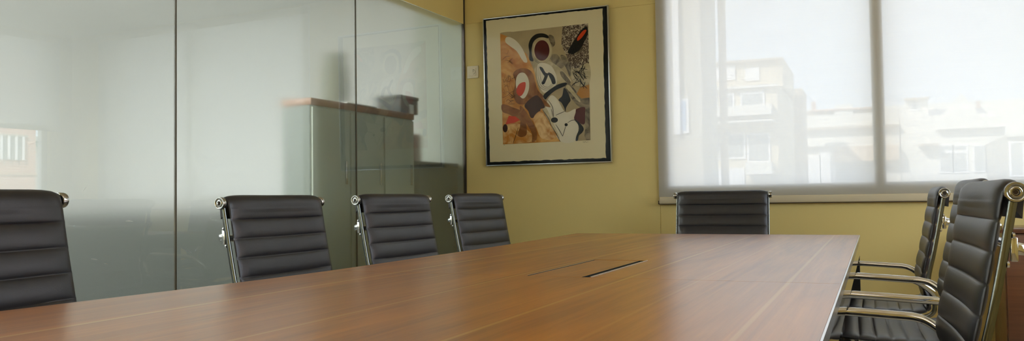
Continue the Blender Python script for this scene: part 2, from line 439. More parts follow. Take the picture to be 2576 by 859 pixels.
# ------------------------------------------------------------------ chairs
RAIL = [(-.265, .908), (-.2565, .86), (-.242, .78), (-.226, .70), (-.2115, .635), (-.2095, .60), (-.219, .565), (-.226, .535), (-.221, .508), (-.195, .492), (-.14, .4885), (-.03, .491), (.09, .499), (.18, .503), (.225, .497)]
CAP, FCAP = (-.265, .910), (.232, .485)
def resample(pts, n):
    d = [0]
    for a, b in zip(pts, pts[1:]): d.append(d[-1]+(b-a).length)
    out = []; j = 0
    for i in range(n):
        s = d[-1]*i/(n-1)
        while j < len(d)-2 and d[j+1] < s: j += 1
        t = (s-d[j])/max(d[j+1]-d[j], 1e-9); out.append(pts[j].lerp(pts[j+1], t))
    return out, d[-1]
rail3 = crom([(0, y, z) for y, z in RAIL], 8)
def sitter(i):              # unit normal towards the sitter
    t = (rail3[min(i+1, len(rail3)-1)]-rail3[max(i-1, 0)]).normalized(); return Vector((0, -t.z, t.y)) if True else None
cush = [rail3[i]+Vector((1, 0, 0)).cross((rail3[min(i+1, len(rail3)-1)]-rail3[max(i-1, 0)]).normalized())*.0165 for i in range(len(rail3))]
isplit = min(range(len(cush)), key=lambda i: abs(cush[i].z-.512) + (0 if cush[i].y < -.15 else 9))
def cushion(path, seams, w, t0, t1, sag, n, name, parent):
    pts, L = resample(path, n); bm = B(); rings = []; nx = 16
    for i, p in enumerate(pts):
        s = L*i/(n-1)
        tg = (pts[min(i+1, n-1)]-pts[max(i-1, 0)]).normalized(); nm = Vector((1, 0, 0)).cross(tg)
        k = 0
        for a, b in zip(seams, seams[1:]):
            if a <= s <= b: k = max(math.sin(PI*(s-a)/(b-a)), 0)**.34; break
        top, bot = [], []
        for q in range(nx+1):
            u = -1+2*q/nx; u = math.sin(u*PI/2)
            e = max(1-abs(u)**7, 0)**.5
            e2 = max(1-abs(u)**14, 0)**.5
            off = -sag*(1-u*u)*min(1, max(0, s/.06), max(0, (L-s)/.05))
            th = (t0 + (t1-t0)*k*e)*max(e2, .12)
            top.append(p+Vector((u*w, 0, 0))+nm*(off+th)); bot.append(p+Vector((u*w, 0, 0))+nm*(off-th*.75))
        rings.append(top+bot[::-1])
    loft(bm, rings)
    return build(name, bm, M['leather'], parent, angle=60)
def teardrop(c, r, tip, n=18):
    """circle drawn out to a tip (y, z plane)"""
    c = Vector(c); tip = Vector(tip); d = tip-c; L = d.length; a0 = math.atan2(d.y, d.x); half = math.acos(r/L)
    pts = [c+Vector((math.cos(a), math.sin(a)))*r for a in (a0+half+(2*PI-2*half)*i/n for i in range(n+1))]
    return pts+[tip]
def end_cap(parent, x, c, r):
    sgn = 1 if x > 0 else -1
    bm = B(); mt = Matrix.Translation((x, c[0], c[1])) @ Matrix.Rotation(sgn*PI/2, 4, 'Y')
    lathe(bm, [(0, -.006), (r*.9, -.006), (r, -.004), (r, .006), (r*.96, .0085), (r*.84, .009), (r*.70, .0075), (r*.64, .006), (r*.60, .0075), (r*.50, .0085), (r*.36, .0085), (r*.30, .007), (r*.26, .0035), (0, .0035)], 28, mt)
    o = build('end_cap', bm, M['alu'], parent, angle=50)
    bm = B(); lathe(bm, [(0, .0034), (r*.24, .0036), (r*.22, .0042), (0, .0042)], 12, mt)
    build('cap_bolt', bm, M['dark_channel'], o); return o

def make_chair():
    ch = empty('office_chair')
    RX = .233
    # backrest cushion: from the crest of the roll down the front
    top = [Vector((0, CAP[0]-.008, CAP[1]+.0135)), Vector((0, CAP[0]+.004, CAP[1]+.0130)), Vector((0, CAP[0]+.0135, CAP[1]+.003)), Vector((0, CAP[0]+.0185, CAP[1]-.015))]
    path = crom(top+cush[4:isplit+1:2]+[cush[isplit]], 4)
    _, Lb = resample(path, 50)
    seams = [0, .080]
    while seams[-1]+.057 < Lb-.01: seams.append(seams[-1]+.057)
    seams.append(Lb)
    back = cushion(path, seams, .2295, .0055, .0140, .010, 210, 'backrest', ch)
    # leather roll under the crest, drawn to a tail behind the rail
    bm = B(); pol = teardrop((CAP[0], CAP[1]), .0165, (CAP[0]-.012, CAP[1]-.046))
    prism(bm, [Vector((-.2285, p.x, p.y)) for p in pol], (.457, 0, 0)); build('top_roll', bm, M['leather'], back, angle=40)
    p2 = crom([cush[isplit]]+cush[isplit+3:-4:3]+[Vector((0, .226, .510)), Vector((0, .245, .497)), Vector((0, .246, .480))], 4)
    _, Ls = resample(p2, 50)
    seams = [0]
    while seams[-1]+.041 < Ls-.05: seams.append(seams[-1]+.041)
    seams.append(Ls)
    seat = cushion(p2, seams, .2345, .0060, .0135, .009, 190, 'seat', ch)
    bm = B(); pol = teardrop(FCAP, .0155, (FCAP[0]-.045, FCAP[1]-.008))
    prism(bm, [Vector((-.2285, p.x, p.y)) for p in pol], (.457, 0, 0)); build('front_roll', bm, M['leather'], seat, angle=40)
    for s in (-1, 1):
        bm = B(); sweep(bm, [p+Vector((s*RX, 0, 0)) for p in rail3], .0046, .0072, c=.5)
        r = build('side_rail', bm, M['rail'], ch, angle=50)
        for zz in (.785, .835):
            bm = B(); yy = min(rail3[:50], key=lambda p: abs(p.z-zz)).y
            lathe(bm, [(0, 0), (.0055, 0), (.005, .004), (0, .005)], 12, Matrix.Translation((s*RX, yy-.008, zz)) @ Matrix.Rotation(PI/2, 4, 'X'))
            build('rail_screw', bm, M['chrome'], r)
        end_cap(ch, s*.241, CAP, .0178); end_cap(ch, s*.241, FCAP, .0165)
        # arm: leaves the rail at the lumbar bend, runs forward, drops to the seat rail
        a = crom([(s*.240, -.229, .562), (s*.252, -.214, .583), (s*.266, -.180, .610), (s*.272, -.150, .621), (s*.274, -.10, .6245), (s*.274, .0, .630), (s*.274, .085, .6335), (s*.274, .115, .629), (s*.272, .135, .612), (s*.268, .142, .585), (s*.256, .135, .535), (s*.242, .125, .504)], 6)
        bm = B(); tube(bm, a, .0105, 14); build('armrest', bm, M['chrome'], ch, angle=70)
    # spreader behind the backrest, and under the seat
    bm = B(); sp = crom([(-.228, -.262, .812), (-.222, -.283, .810), (-.19, -.300, .806), (-.10, -.306, .803), (0, -.307, .802), (.10, -.306, .803), (.19, -.300, .806), (.222, -.283, .810), (.228, -.262, .812)], 5)
    sweep(bm, sp, .010, .005, side=Vector((0, 0, 1)), c=.6)
    for s in (-1, 1): box(bm, (s*.231-.004, -.268, .790), (s*.231+.004, -.256, .832), .002)
    build('back_spreader', bm, M['chrome'], ch, angle=60)
    bm = B()
    for yy in (-.09, .09):
        sp = crom([(-.230, yy, .484), (-.21, yy*.95, .468), (-.12, yy*.8, .452), (0, yy*.7, .448), (.12, yy*.8, .452), (.21, yy*.95, .468), (.230, yy, .484)], 5)
        sweep(bm, sp, .016, .006, side=Vector((0, 1, 0)), c=.6)
    box(bm, (-.06, -.085, .425), (.06, .085, .455), .01)
    build('seat_spreader', bm, M['alu'], ch, angle=60)
    bm = B(); lathe(bm, [(0, .075), (.030, .075), (.030, .24), (.024, .245), (.024, .43), (0, .43)], 24); build('column', bm, M['chrome'], ch)
    for k in range(5):
        a = 2*PI*k/5+.3; c, s = math.cos(a), math.sin(a); R = Matrix.Rotation(a, 4, 'Z')
        bm = B(); rings = []
        for rr, zz, hw, hh in ((.02, .105, .024, .022), (.10, .100, .021, .019), (.20, .085, .016, .014), (.275, .072, .013, .010)):
            rings.append([R @ Vector((rr, y*hw, zz+z*hh)) for y, z in ((-1, -.6), (-.6, -1), (.6, -1), (1, -.6), (1, .6), (.6, 1), (-.6, 1), (-1, .6))])
        loft(bm, rings); leg = build('base_leg', bm, M['alu'], ch, angle=50)
        bm = B(); P = R @ Vector((.262, 0, 0)); tube(bm, [P+Vector((0, 0, .03)), P+Vector((0, 0, .068))], .006, 8)
        for off in (-.017, .005):
            lathe(bm, [(0, 0), (.024, 0), (.027, .003), (.027, .009), (.024, .012), (0, .012)], 18, Matrix.Translation(P+Vector((0, 0, .027))) @ R @ Matrix.Rotation(PI/2, 4, 'X') @ Matrix.Translation((0, 0, off)))
        build('caster', bm, M['black_plastic'], leg, angle=50)
    return ch
proto = make_chair()
def P2(px, py, X): d = RM @ dv((px, py)); p = d*(X/d.x); return Vector((p.x, p.y))
def place(o, near, yaw, dz, label, group, side=1):
    """near: plan position of the crest cap on the chair's left (side -1) or right (side 1); yaw: direction it faces, 0 = +Y"""
    R = Matrix.Rotation(yaw, 2); off = R @ Vector((side*.25, CAP[0]))
    p = Vector(near)-off
    o.location = (p.x, p.y, dz); o.rotation_euler = (0, 0, yaw)
    tag(o, label, 'chair', group)
GL, GR = 'ribbed black leather chairs along the glass wall', 'ribbed black leather chairs on the window side of the table'
# facing +X -> yaw = -90 deg; near end is then on the chair's right (local +x -> world -Y)
spec = [
    ('L', (-1.634, .824), -84, .012, 'black ribbed leather chair cut off by the left edge of the photo', GL),
    ('L', (-1.74, 1.866), -88.5, .0, 'black ribbed leather chair second from the left, between the first two glass joints', GL),
    ('L', (-1.74, 2.553), -93, .004, 'black ribbed leather chair third from the left, in front of the blurred tall cabinet', GL),
    ('L', (-1.78, 3.355), -94.5, .007, 'black ribbed leather chair fourth from the left, nearest the picture corner of the glass wall', GL),
    ('F', (-.481, 4.43), 182, .006, 'black ribbed leather chair alone at the far end of the table under the blind', None),
    ('R', (.215, 3.13), 90, .0, 'black ribbed leather chair farthest along the right side of the table, its back edge-on', GR),
    ('R', (.260, 2.40), 91.5, .014, 'black ribbed leather chair mostly hidden behind the nearest right-hand chair', GR),
    ('R', (.222, 1.645), 93, .0, 'large black ribbed leather chair nearest the camera at the right edge', GR),
]
for i, (k, near, yaw, dz, label, grp) in enumerate(spec):
    o = proto if i == 0 else copy_tree(proto)
    place(o, near, math.radians(yaw), dz, label, None, side={'L': 1, 'R': -1, 'F': -1}[k])

# ------------------------------------------------------------------ picture
def art_mat(name, col, noise=.12, scale=60, speck=None, rough=.7):
    if speck is None: return pmat(name, col, rough, noise=noise, nscale=scale, spec=.1)
    if len(speck) == 2: speck = (speck[0], speck[1], .36, .30)
    m, nt, out = new_mat(name)
    b = N(nt, 'ShaderNodeBsdfPrincipled', Roughness=rough); b.inputs['Specular IOR Level'].default_value = .1; tc = N(nt, 'ShaderNodeTexCoord')
    n = N(nt, 'ShaderNodeTexNoise', Scale=speck[1], Detail=3, Distortion=1.5); nt.links.new(tc.outputs['Object'], n.inputs['Vector'])
    cr = N(nt, 'ShaderNodeValToRGB'); e = cr.color_ramp.elements
    e[0].position = speck[2]; e[0].color = rgba(speck[0]); e[1].position = speck[2]+(speck[3] if len(speck) > 3 else .08); e[1].color = rgba(col)
    nt.links.new(n.outputs[0], cr.inputs[0]); nt.links.new(cr.outputs[0], b.inputs['Base Color']); nt.links.new(b.outputs[0], out.inputs[0])
    return m
AM = [M['paper'],
      art_mat('ink_beige', (.44, .34, .17), .25, 9), art_mat('ink_orange', (.74, .40, .10), speck=((.48, .17, .025), 9)),
      art_mat('ink_speckle', (.50, .41, .26), speck=((.09, .06, .04), 75, .50)), art_mat('ink_white', (.76, .68, .47), .05, 20),
      art_mat('ink_black', (.014, .014, .012), .3, 30), art_mat('ink_maroon', (.085, .016, .012), .15, 20),
      art_mat('ink_red', (.60, .055, .012), .1, 20), art_mat('ink_brown', (.40, .18, .055), speck=((.20, .07, .018), 10)),
      art_mat('ink_dark_brown', (.06, .027, .016), .3, 25), art_mat('ink_grey', (.34, .27, .15), speck=((.085, .065, .04), 12)),
      art_mat('ink_pale', (.66, .55, .31), speck=((.46, .37, .19), 10)), art_mat('ink_ochre', (.48, .22, .045), .1, 14),
      art_mat('ink_pink', (.82, .55, .22), speck=((.52, .21, .04), 12)), art_mat('ink_line', (.10, .055, .03), .2, 20)]
BE, OR, SP, WH, BK, MA, RE, BR, DB, GY, PA, OC, PK, LN = range(1, 15)
FW, FH = .846, .962
pic = tag(empty('framed_print'), 'abstract etching in orange, black and red in a slim silver frame on the cream wall', 'picture')
PL = Vector((-2.306, WY-.030, H+.2165))     # lower left front corner
pic.location = PL; pic.rotation_euler = (math.radians(1.3), 0, 0)
bm = B(); fw = .0065; dp = .026
box(bm, (0, 0, 0), (fw, dp, FH), .0015); box(bm, (FW-fw, 0, 0), (FW, dp, FH), .0015)
box(bm, (fw, 0, 0), (FW-fw, dp, fw), .0015); box(bm, (fw, 0, FH-fw), (FW-fw, dp, FH), .0015)
build('picture_frame', bm, M['silver'], pic)
one('mat_board', [((fw*.7, .012, fw*.7), (FW-fw*.7, .022, FH-fw*.7))], M['black_mat'], pic)
one('picture_glass', [((fw*.8, .0045, fw*.8), (FW-fw*.8, .0065, FH-fw*.8))], M['art_glass'], pic)
# map photo position inside the frame -> frame plane, through its four corners
def homog(src, dst):
    import numpy as np
    A = []; bvec = []
    for (x, y), (u, v) in zip(src, dst):
        A += [[x, y, 1, 0, 0, 0, -u*x, -u*y], [0, 0, 0, x, y, 1, -v*x, -v*y]]; bvec += [u, v]
    h = np.linalg.solve(np.array(A, float), np.array(bvec, float)); return list(h)+[1.0]
HM = homog([(1211.3, 21), (1519.8, -13), (1533.4, 413), (1220.1, 423)], [(0, FH), (FW, FH), (FW, 0), (0, 0)])
def pp(px, py):
    w = HM[6]*px+HM[7]*py+1; return ((HM[0]*px+HM[1]*py+HM[2])/w, (HM[3]*px+HM[4]*py+HM[5])/w)
def za(x, y): return pp(1180+x/3.578, y/3.578)
def zb_(x, y): return pp(1200+x/3.578, 200+y/3.578)
# deckle-edged sheet
bm = B(); pts = []
q0 = [za(138, 92), za(1165, -12), zb_(1137, 720), zb_(102, 757)]
for a, b in zip(q0, q0[1:]+q0[:1]):
    n = 46
    for i in range(n):
        t = i/n; j = .0022; pts.append(Vector((a[0]+(b[0]-a[0])*t+random.uniform(-j, j), 0, a[1]+(b[1]-a[1])*t+random.uniform(-j, j))))
prism(bm, [p+Vector((0, .0112, 0)) for p in pts], (0, .0008, 0))
build('paper_sheet', bm, M['paper'], pic, smooth=False)
bm = B(); layer = [0]
def shape(pts, mi, smooth=True, z=zb_):
    p = [z(*q) for q in pts]
    p = [Vector((u, 0, v)) for u, v in p]
    if smooth: p = crom(p, 5, closed=True)
    layer[0] += 1; y = .0110-layer[0]*.00007
    prism(bm, [q+Vector((0, y, 0)) for q in p], (0, .00005, 0), mi)
def ell(c, rx, ry, mi, z=zb_, rot=0):
    pts = [(c[0]+rx*math.cos(a)*math.cos(rot)-ry*math.sin(a)*math.sin(rot), c[1]+rx*math.cos(a)*math.sin(rot)+ry*math.sin(a)*math.cos(rot)) for a in (2*PI*i/10 for i in range(10))]
    shape(pts, mi, True, z)
def stroke(pts, w, mi=LN, z=za):
    p = crom([Vector((*z(*q), 0)) for q in pts], 5); L = []; R_ = []
    for i, q in enumerate(p):
        t = (p[min(i+1, len(p)-1)]-p[max(i-1, 0)]).normalized(); nn = Vector((-t.y, t.x, 0))*w*(.55+.45*math.sin(PI*min(1, (i+.5)/len(p))))
        L.append(q+nn); R_.append(q-nn)
    layer[0] += 1; y = .0110-layer[0]*.00007
    for i in range(len(p)-1):
        vs = [bm.verts.new((q.x, y, q.y)) for q in (L[i], L[i+1], R_[i+1], R_[i])]
        bm.faces.new(vs).material_index = mi
A_, B_ = za, zb_
sh = lambda pts: [(x-71.6, y-715.6) for x, y in pts]         # upper zoom -> lower zoom coordinates
shape(sh([(262, 215), (1040, 128)])+[(998, 545), (219, 583)], BE, False)
shape(sh([(262, 215), (330, 208), (330, 300), (420, 350), (500, 420), (545, 530), (590, 650), (640, 800)])+[(570, 250), (640, 380), (690, 470), (730, 556), (219, 583)], OR, False)
shape([(262, 215), (380, 203), (460, 260), (500, 400), (420, 330), (330, 250)], BE, True, A_)
shape([(700, 440), (760, 420), (800, 470), (830, 540), (790, 560), (740, 520)], GY, True, A_)
shape([(800, 430), (850, 450), (885, 520), (895, 600), (880, 640), (850, 560), (815, 500)], GY, True, A_)
shape([(690, 240), (735, 250), (750, 320), (720, 350)], GY, True, A_)
shape([(815, 154), (1040, 128), (1052, 515), (950, 560), (895, 560), (852, 440), (805, 330)], SP, False, A_)
shape([(895, 575), (950, 555), (1052, 515), (1057, 700), (950, 730), (905, 680)], PA, True, A_)
shape([(315, 258), (350, 255), (400, 285), (445, 340), (480, 410), (505, 490), (480, 500), (450, 460), (410, 390), (350, 340), (310, 300)], WH, True, A_)
shape([(560, 490), (640, 470), (720, 500), (800, 560), (870, 640), (890, 700), (760, 770), (650, 830), (600, 730), (575, 620)], PA, True, A_)
ell((632, 385), 92, 130, PA, A_)
shape([(545, 490), (522, 470), (522, 400), (515, 330), (535, 270), (580, 228), (640, 220), (685, 240), (690, 268), (640, 258), (592, 268), (558, 305), (545, 360), (545, 430), (560, 480)], BK, True, A_)
ell((634, 385), 67, 99, MA, A_)
for k in (1.18, 1.30): stroke([(634+70*k*math.cos(a), 385+100*k*math.sin(a)) for a in (PI*.15+PI*1.25*i/9 for i in range(10))], .0012, GY)
shape([(1030, 160), (1038, 230), (990, 345), (965, 390), (930, 425), (865, 410), (880, 360), (920, 290), (970, 205), (1010, 165)], BK, True, A_)
shape([(920, 420), (960, 390), (1000, 340), (990, 390), (940, 430)], GY, True, A_)
shape([(1000, 195), (1025, 190), (1018, 215), (985, 265), (950, 295), (946, 270), (970, 230)], RE, True, A_)
shape([(600, 520), (650, 505), (720, 540), (760, 620), (768, 700), (730, 760), (680, 790), (645, 790), (605, 700), (590, 600)], WH, True, A_)
for k in range(3): stroke([(590+k*14, 530+k*12), (585+k*18, 640), (620+k*12, 740-k*10), (690, 770-k*14), (750-k*10, 700)], .0012, GY)
shape([(612, 548), (640, 552), (668, 600), (700, 612), (672, 640), (650, 622)], BK, True, A_)
shape([(668, 612), (690, 622), (676, 668), (655, 712), (632, 704), (650, 662)], BK, True, A_)
shape([(690, 600), (722, 612), (748, 650), (757, 704), (730, 710), (714, 668), (700, 640)], BK, True, A_)
shape([(795, 595), (820, 592), (850, 630), (890, 690), (878, 712), (850, 690), (810, 640)], GY, True, A_)
shape([(380, 608), (430, 562), (500, 560), (552, 605), (576, 690), (600, 770), (650, 830), (620, 870), (560, 890), (500, 905), (430, 905), (395, 860), (385, 780), (400, 690)], BR, True, A_)
shape([(410, 645), (440, 603), (482, 605), (515, 660), (523, 740), (505, 810), (475, 850), (445, 835), (420, 780), (405, 720)], WH, True, A_)
shape([(487, 692), (490, 740), (475, 792), (445, 828), (413, 800), (413, 750), (440, 705)], RE, True, A_)
shape([(600, 225), (640, 110), (700, 140), (775, 270), (865, 240), (852, 340), (890, 400), (868, 549), (735, 556), (640, 380)], WH, True)
shape([(575, 235), (640, 380), (700, 500), (725, 520), (650, 330), (600, 220)], PA, True)
shape(sh([(835, 735), (880, 708), (985, 850)])+[(945, 230), (890, 215), (830, 140)], GY, True)
shape(sh([(848, 745), (878, 725), (965, 850)])+[(905, 175), (875, 150), (820, 80)], PA, True)
shape([(650, 822), (700, 770), (780, 715), (852, 698), (842, 730), (760, 772), (695, 830), (668, 862)], BK, True, A_)
shape([(760, 35), (790, 70), (820, 150), (800, 190), (780, 230), (775, 270), (765, 230), (740, 180), (713, 150), (745, 110)], BK, True)
shape([(905, 30), (985, 3), (988, 130), (915, 138), (873, 92)], OC, False)
shape([(912, 140), (988, 130), (991, 222), (950, 238), (915, 195)], GY, False)
shape([(875, 240), (950, 228), (952, 360), (930, 392), (880, 357), (853, 330), (865, 280)], MA, True)
shape([(950, 230), (990, 220), (997, 543), (962, 545), (945, 500), (955, 420), (950, 360)], GY, False)
shape([(855, 340), (905, 378), (938, 430), (926, 470), (897, 500), (887, 546), (868, 548), (875, 500), (895, 440), (888, 392)], BK, True)
shape([(515, 75), (565, 120), (640, 212), (615, 218), (560, 190), (525, 140)], BR, True)
shape([(218, 400), (260, 390), (350, 378), (400, 400), (470, 480), (520, 555), (400, 572), (222, 580)], PK, False)
shape([(413, 195), (520, 105), (592, 215), (555, 240), (545, 280), (475, 327), (445, 260)], DB, True)
shape([(213, 190), (300, 218), (385, 262), (402, 350), (350, 342), (280, 292), (215, 262)], BR, True)
shape([(372, 205), (430, 270), (512, 430), (522, 530), (480, 562), (478, 480), (430, 380), (380, 300)], BR, True)
shape([(490, 330), (560, 260), (640, 400), (700, 500), (640, 540), (560, 520), (520, 430)], PK, True)
shape([(272, 303), (330, 310), (372, 345), (320, 372), (243, 386)], RE, False)
shape([(380, 345), (422, 362), (432, 480), (392, 512), (348, 492), (370, 420)], BR, True)
ell((678, 347), 31, 26, BK); ell((783, 393), 14, 15, BK); ell((240, 425), 22, 40, DB)
for p in ([(650, 240), (668, 320)], [(620, 150), (660, 220), (672, 315)], [(690, 300), (770, 262)], [(690, 390), (725, 450), (752, 505)], [(778, 410), (765, 460), (752, 505)], [(795, 375), (830, 352), (870, 345)],
          [(640, 380), (690, 470), (730, 556)], [(355, 420), (340, 480), (310, 575)], [(575, 250), (625, 330), (650, 400)]): stroke(p, .0016, BK, B_)
rng = random.Random(3)
for k in range(26):
    x, y = rng.uniform(915, 1020), rng.uniform(560, 720); a = rng.uniform(0, PI); l = rng.uniform(25, 60)
    if k % 3 == 0: a = rng.uniform(.6, 1.2)
    c_, s_ = math.cos(a)*l, math.sin(a)*l; cl = lambda v: min(max(v, 905), 1050)
    stroke([(cl(x-c_), y-s_), (cl(x-c_*.3)+rng.uniform(-9, 9), y-s_*.3), (cl(x+c_*.4)+rng.uniform(-9, 9), y+s_*.4), (cl(x+c_), y+s_)], rng.uniform(.0008, .0026), BK)
for k in range(22):
    x, y = rng.uniform(285, 375), rng.uniform(640, 830)
    if k % 3 == 0: x, y = rng.uniform(285, 360), rng.uniform(330, 560)
    stroke([(x, y), (x+rng.uniform(5, 30), y+rng.uniform(-30, 30)), (x+rng.uniform(20, 50), y+rng.uniform(-50, 50))], .0012, BR if k % 2 else LN)
for k in range(10):
    x, y = rng.uniform(215, 300), rng.uniform(60, 200)
    stroke([(x, y), (x+20, y+rng.uniform(-30, 30)), (x+50, y+rng.uniform(-40, 40))], .0011, LN, B_)
stroke([(930, 566), (940, 560), (945, 568), (955, 558), (965, 566), (985, 560)], .0007, GY, B_)
stroke([(228, 592), (236, 588), (240, 593)], .0007, GY, B_)
build('etching', bm, AM, pic, smooth=False)

# switch plate
sw = tag(empty('light_switch', (at(1190.5, 182, WY).x, WY, at(1190.5, 182, WY).z)), 'small square cream light switch between the glass wall corner and the picture', 'light switch')
bm = B(); box(bm, (-.041, -.011, -.041), (.041, 0, .041), .004); build('switch_plate', bm, M['plate'], sw)
bm = B(); box(bm, (-.026, -.0135, -.026), (.026, -.010, .026), .0015); rk = build('rocker', bm, M['plate'], sw)
bm = B(); tube(bm, crom([(.006, -.0137, .016), (.018, -.0137, .010), (.020, -.0137, -.006), (.008, -.0137, -.015)], 5), .0009, 6)
tube(bm, [(.006, -.0137, .018), (.006, -.0137, -.002)], .0009, 6); build('rocker_mark', bm, M['seal'], rk)

# ------------------------------------------------------------------ credenza at the right, under the window
cr = tag(empty('credenza', (1.0, 4.62, 0)), 'red-brown wooden credenza under the window behind the right-hand chairs', 'cabinet')
zt = at(2561, 576, 4.40).z
bm = B(); box(bm, (-.46, -.20, .06), (.46, .22, zt-.022), .002); build('body', bm, M['credenza_wood'], cr)
bm = B(); box(bm, (-.50, -.225, zt-.020), (.46, .235, zt), .002); build('worktop', bm, M['credenza_wood'], cr)
bm = B(); box(bm, (-.44, -.18, 0), (.44, .2, .06)); build('plinth', bm, M['black_steel'], cr)
for k in range(2):
    x0 = -.455+.457*k
    bm = B(); box(bm, (x0, -.220, .07), (x0+.453, -.201, zt-.03), .0015); dr = build('door', bm, M['credenza_wood'], cr)
    hx = x0+(.42 if k == 0 else .03); bm = B(); tube(bm, crom([(hx, -.221, zt-.12), (hx, -.243, zt-.125), (hx, -.243, zt-.235), (hx, -.221, zt-.24)], 4), .005, 8); build('handle', bm, M['chrome'], dr)

# ------------------------------------------------------------------ things behind the frosted glass
def gx(px, py, dist):       # point on a plane parallel to the glass wall, dist behind it
    c = math.cos(math.radians(1.4)); s = math.sin(math.radians(1.4))
    n = Vector((c, -s, 0)); d = RM @ dv((px, py)); o = Vector((XC, WY, 0)) - n*dist
    t = o.dot(n)/d.dot(n); p = d*t; return Vector((p.x, p.y, p.z+H))
rz = math.radians(-1.4)
e = gx(1036, 288, .035); s0 = gx(778, 246, .035)
cab = tag(empty('filing_cabinet', (e.x, e.y, 0), rz), 'tall dark green cabinet with wooden top, blurred behind the frosted glass', 'cabinet')
Lc = (e-s0).length; ht = e.z
one('body', [((-.17, -Lc, .0), (0, -.006, ht-.035))], M['cab_green'], cab, .003)
bm = B(); box(bm, (-.18, -Lc-.005, ht-.035), (.008, 0, ht), .003); build('top', bm, M['cab_wood'], cab)
one('end_shade', [((-.17, -Lc-.004, 0), (-.002, -Lc, ht-.036))], M['green_and_end_shade'], cab)  # shade painted on: darker sheet over the cabinet's lit end face
for k in range(3):
    y0 = -Lc+k*Lc/3
    bm = B(); box(bm, (.0, y0+.004, .08), (.010, y0+Lc/3-.010, ht-.045), .002); dr = build('door', bm, M['cab_green'], cab)
    bm = B(); box(bm, (.010, y0+Lc/3-.05, 1.0), (.016, y0+Lc/3-.035, 1.12), .002); build('handle', bm, M['alu'], dr)
def tb(name, label, cat, lo, hi, mat, rot=0):
    o = tag(empty(name, lo, rz+rot), label, cat)
    return o
p = gx(875, 272, .12); pz = ht
bm = B(); n = 8
for i in range(n):
    pass
prism(bm, [(0, -.16, .001), (.10, -.15, .001), (.10, .12, .001), (.02, .13, .004), (-.06, .05, .035), (-.05, -.05, .012)], (.0, .0, .0035))
o = build('paper_stack', bm, M['sheet']); o.location = (p.x, p.y, pz); o.rotation_euler = (0, 0, rz)
tag(o, 'loose sheets of paper on the cabinet top behind the glass', 'paper')
p = gx(1003, 276, .11)
sb = tag(empty('storage_box', (p.x, p.y, pz), rz), 'dark box at the near-corner end of the cabinet behind the glass', 'box')
one('box_body', [((-.10, -.10, 0), (.07, .09, .085))], M['dark_box'], sb, .004)
one('lid', [((-.105, -.105, .085), (.075, .095, .105))], M['dark_box'], sb, .004)
p = gx(1030, 290, .10)
bm = B(); box(bm, (-.015, -.02, 0), (.015, .018, .055), .003); o = build('card_holder', bm, M['sheet']); o.location = (p.x+.0, p.y-.02, pz+.0005); o.rotation_euler = (0, 0, rz)
o.location = gx(1029, 288, .045); o.location.z = pz+.0005
tag(o, 'small pale card holder at the end of the cabinet top', 'holder')
p = gx(840, 250, .36)
va = tag(empty('table_vase', (p.x, p.y, pz), rz), 'tall olive vase blurred behind the frosted glass on the cabinet', 'vase')
bm = B(); lathe(bm, [(0, 0), (.055, 0), (.075, .05), (.085, .14), (.075, .24), (.055, .30), (.06, .34), (.05, .34), (.045, .30), (0, .29)], 24); build('vase_body', bm, M['olive'], va)
tk = tag(empty('glass_darkener', (-3.5, 0.3, 0), rz), 'added low grey run that darkens the lower part of the left glass panels', 'cabinet')  # added grey run, gives the lower glass its darker tone
one('body', [((-.45, -2.6, 0), (0, 3.9, .84))], M['low_grey'], tk, .004)
one('top', [((-.47, -2.62, .84), (.02, 3.92, .87))], M['low_grey'], tk, .003)
# low unit beyond the cabinet, and a small wall poster
p = gx(1050, 406, .06)
lo = tag(empty('low_cabinet', (p.x, p.y, 0), rz), 'low dark cabinet in the corner behind the glass, right of the tall one', 'cabinet')
ll = WY-.03-p.y
one('body', [((-.24, .0, 0), (0, ll, p.z-.03))], M['green_and_end_shade'], lo, .003)
one('top', [((-.25, -.01, p.z-.03), (.012, ll, p.z))], M['dark_box'], lo, .003)
bm = B(); box(bm, (-.05, -.05, 0), (.05, .05, .17), .01); o = build('card_box', bm, M['redbrown']); o.location = (lo.location.x-.10, lo.location.y+.07, p.z+.0005); o.rotation_euler = (0, 0, rz)
tag(o, 'upright red-brown box on the low cabinet behind the glass', 'box')

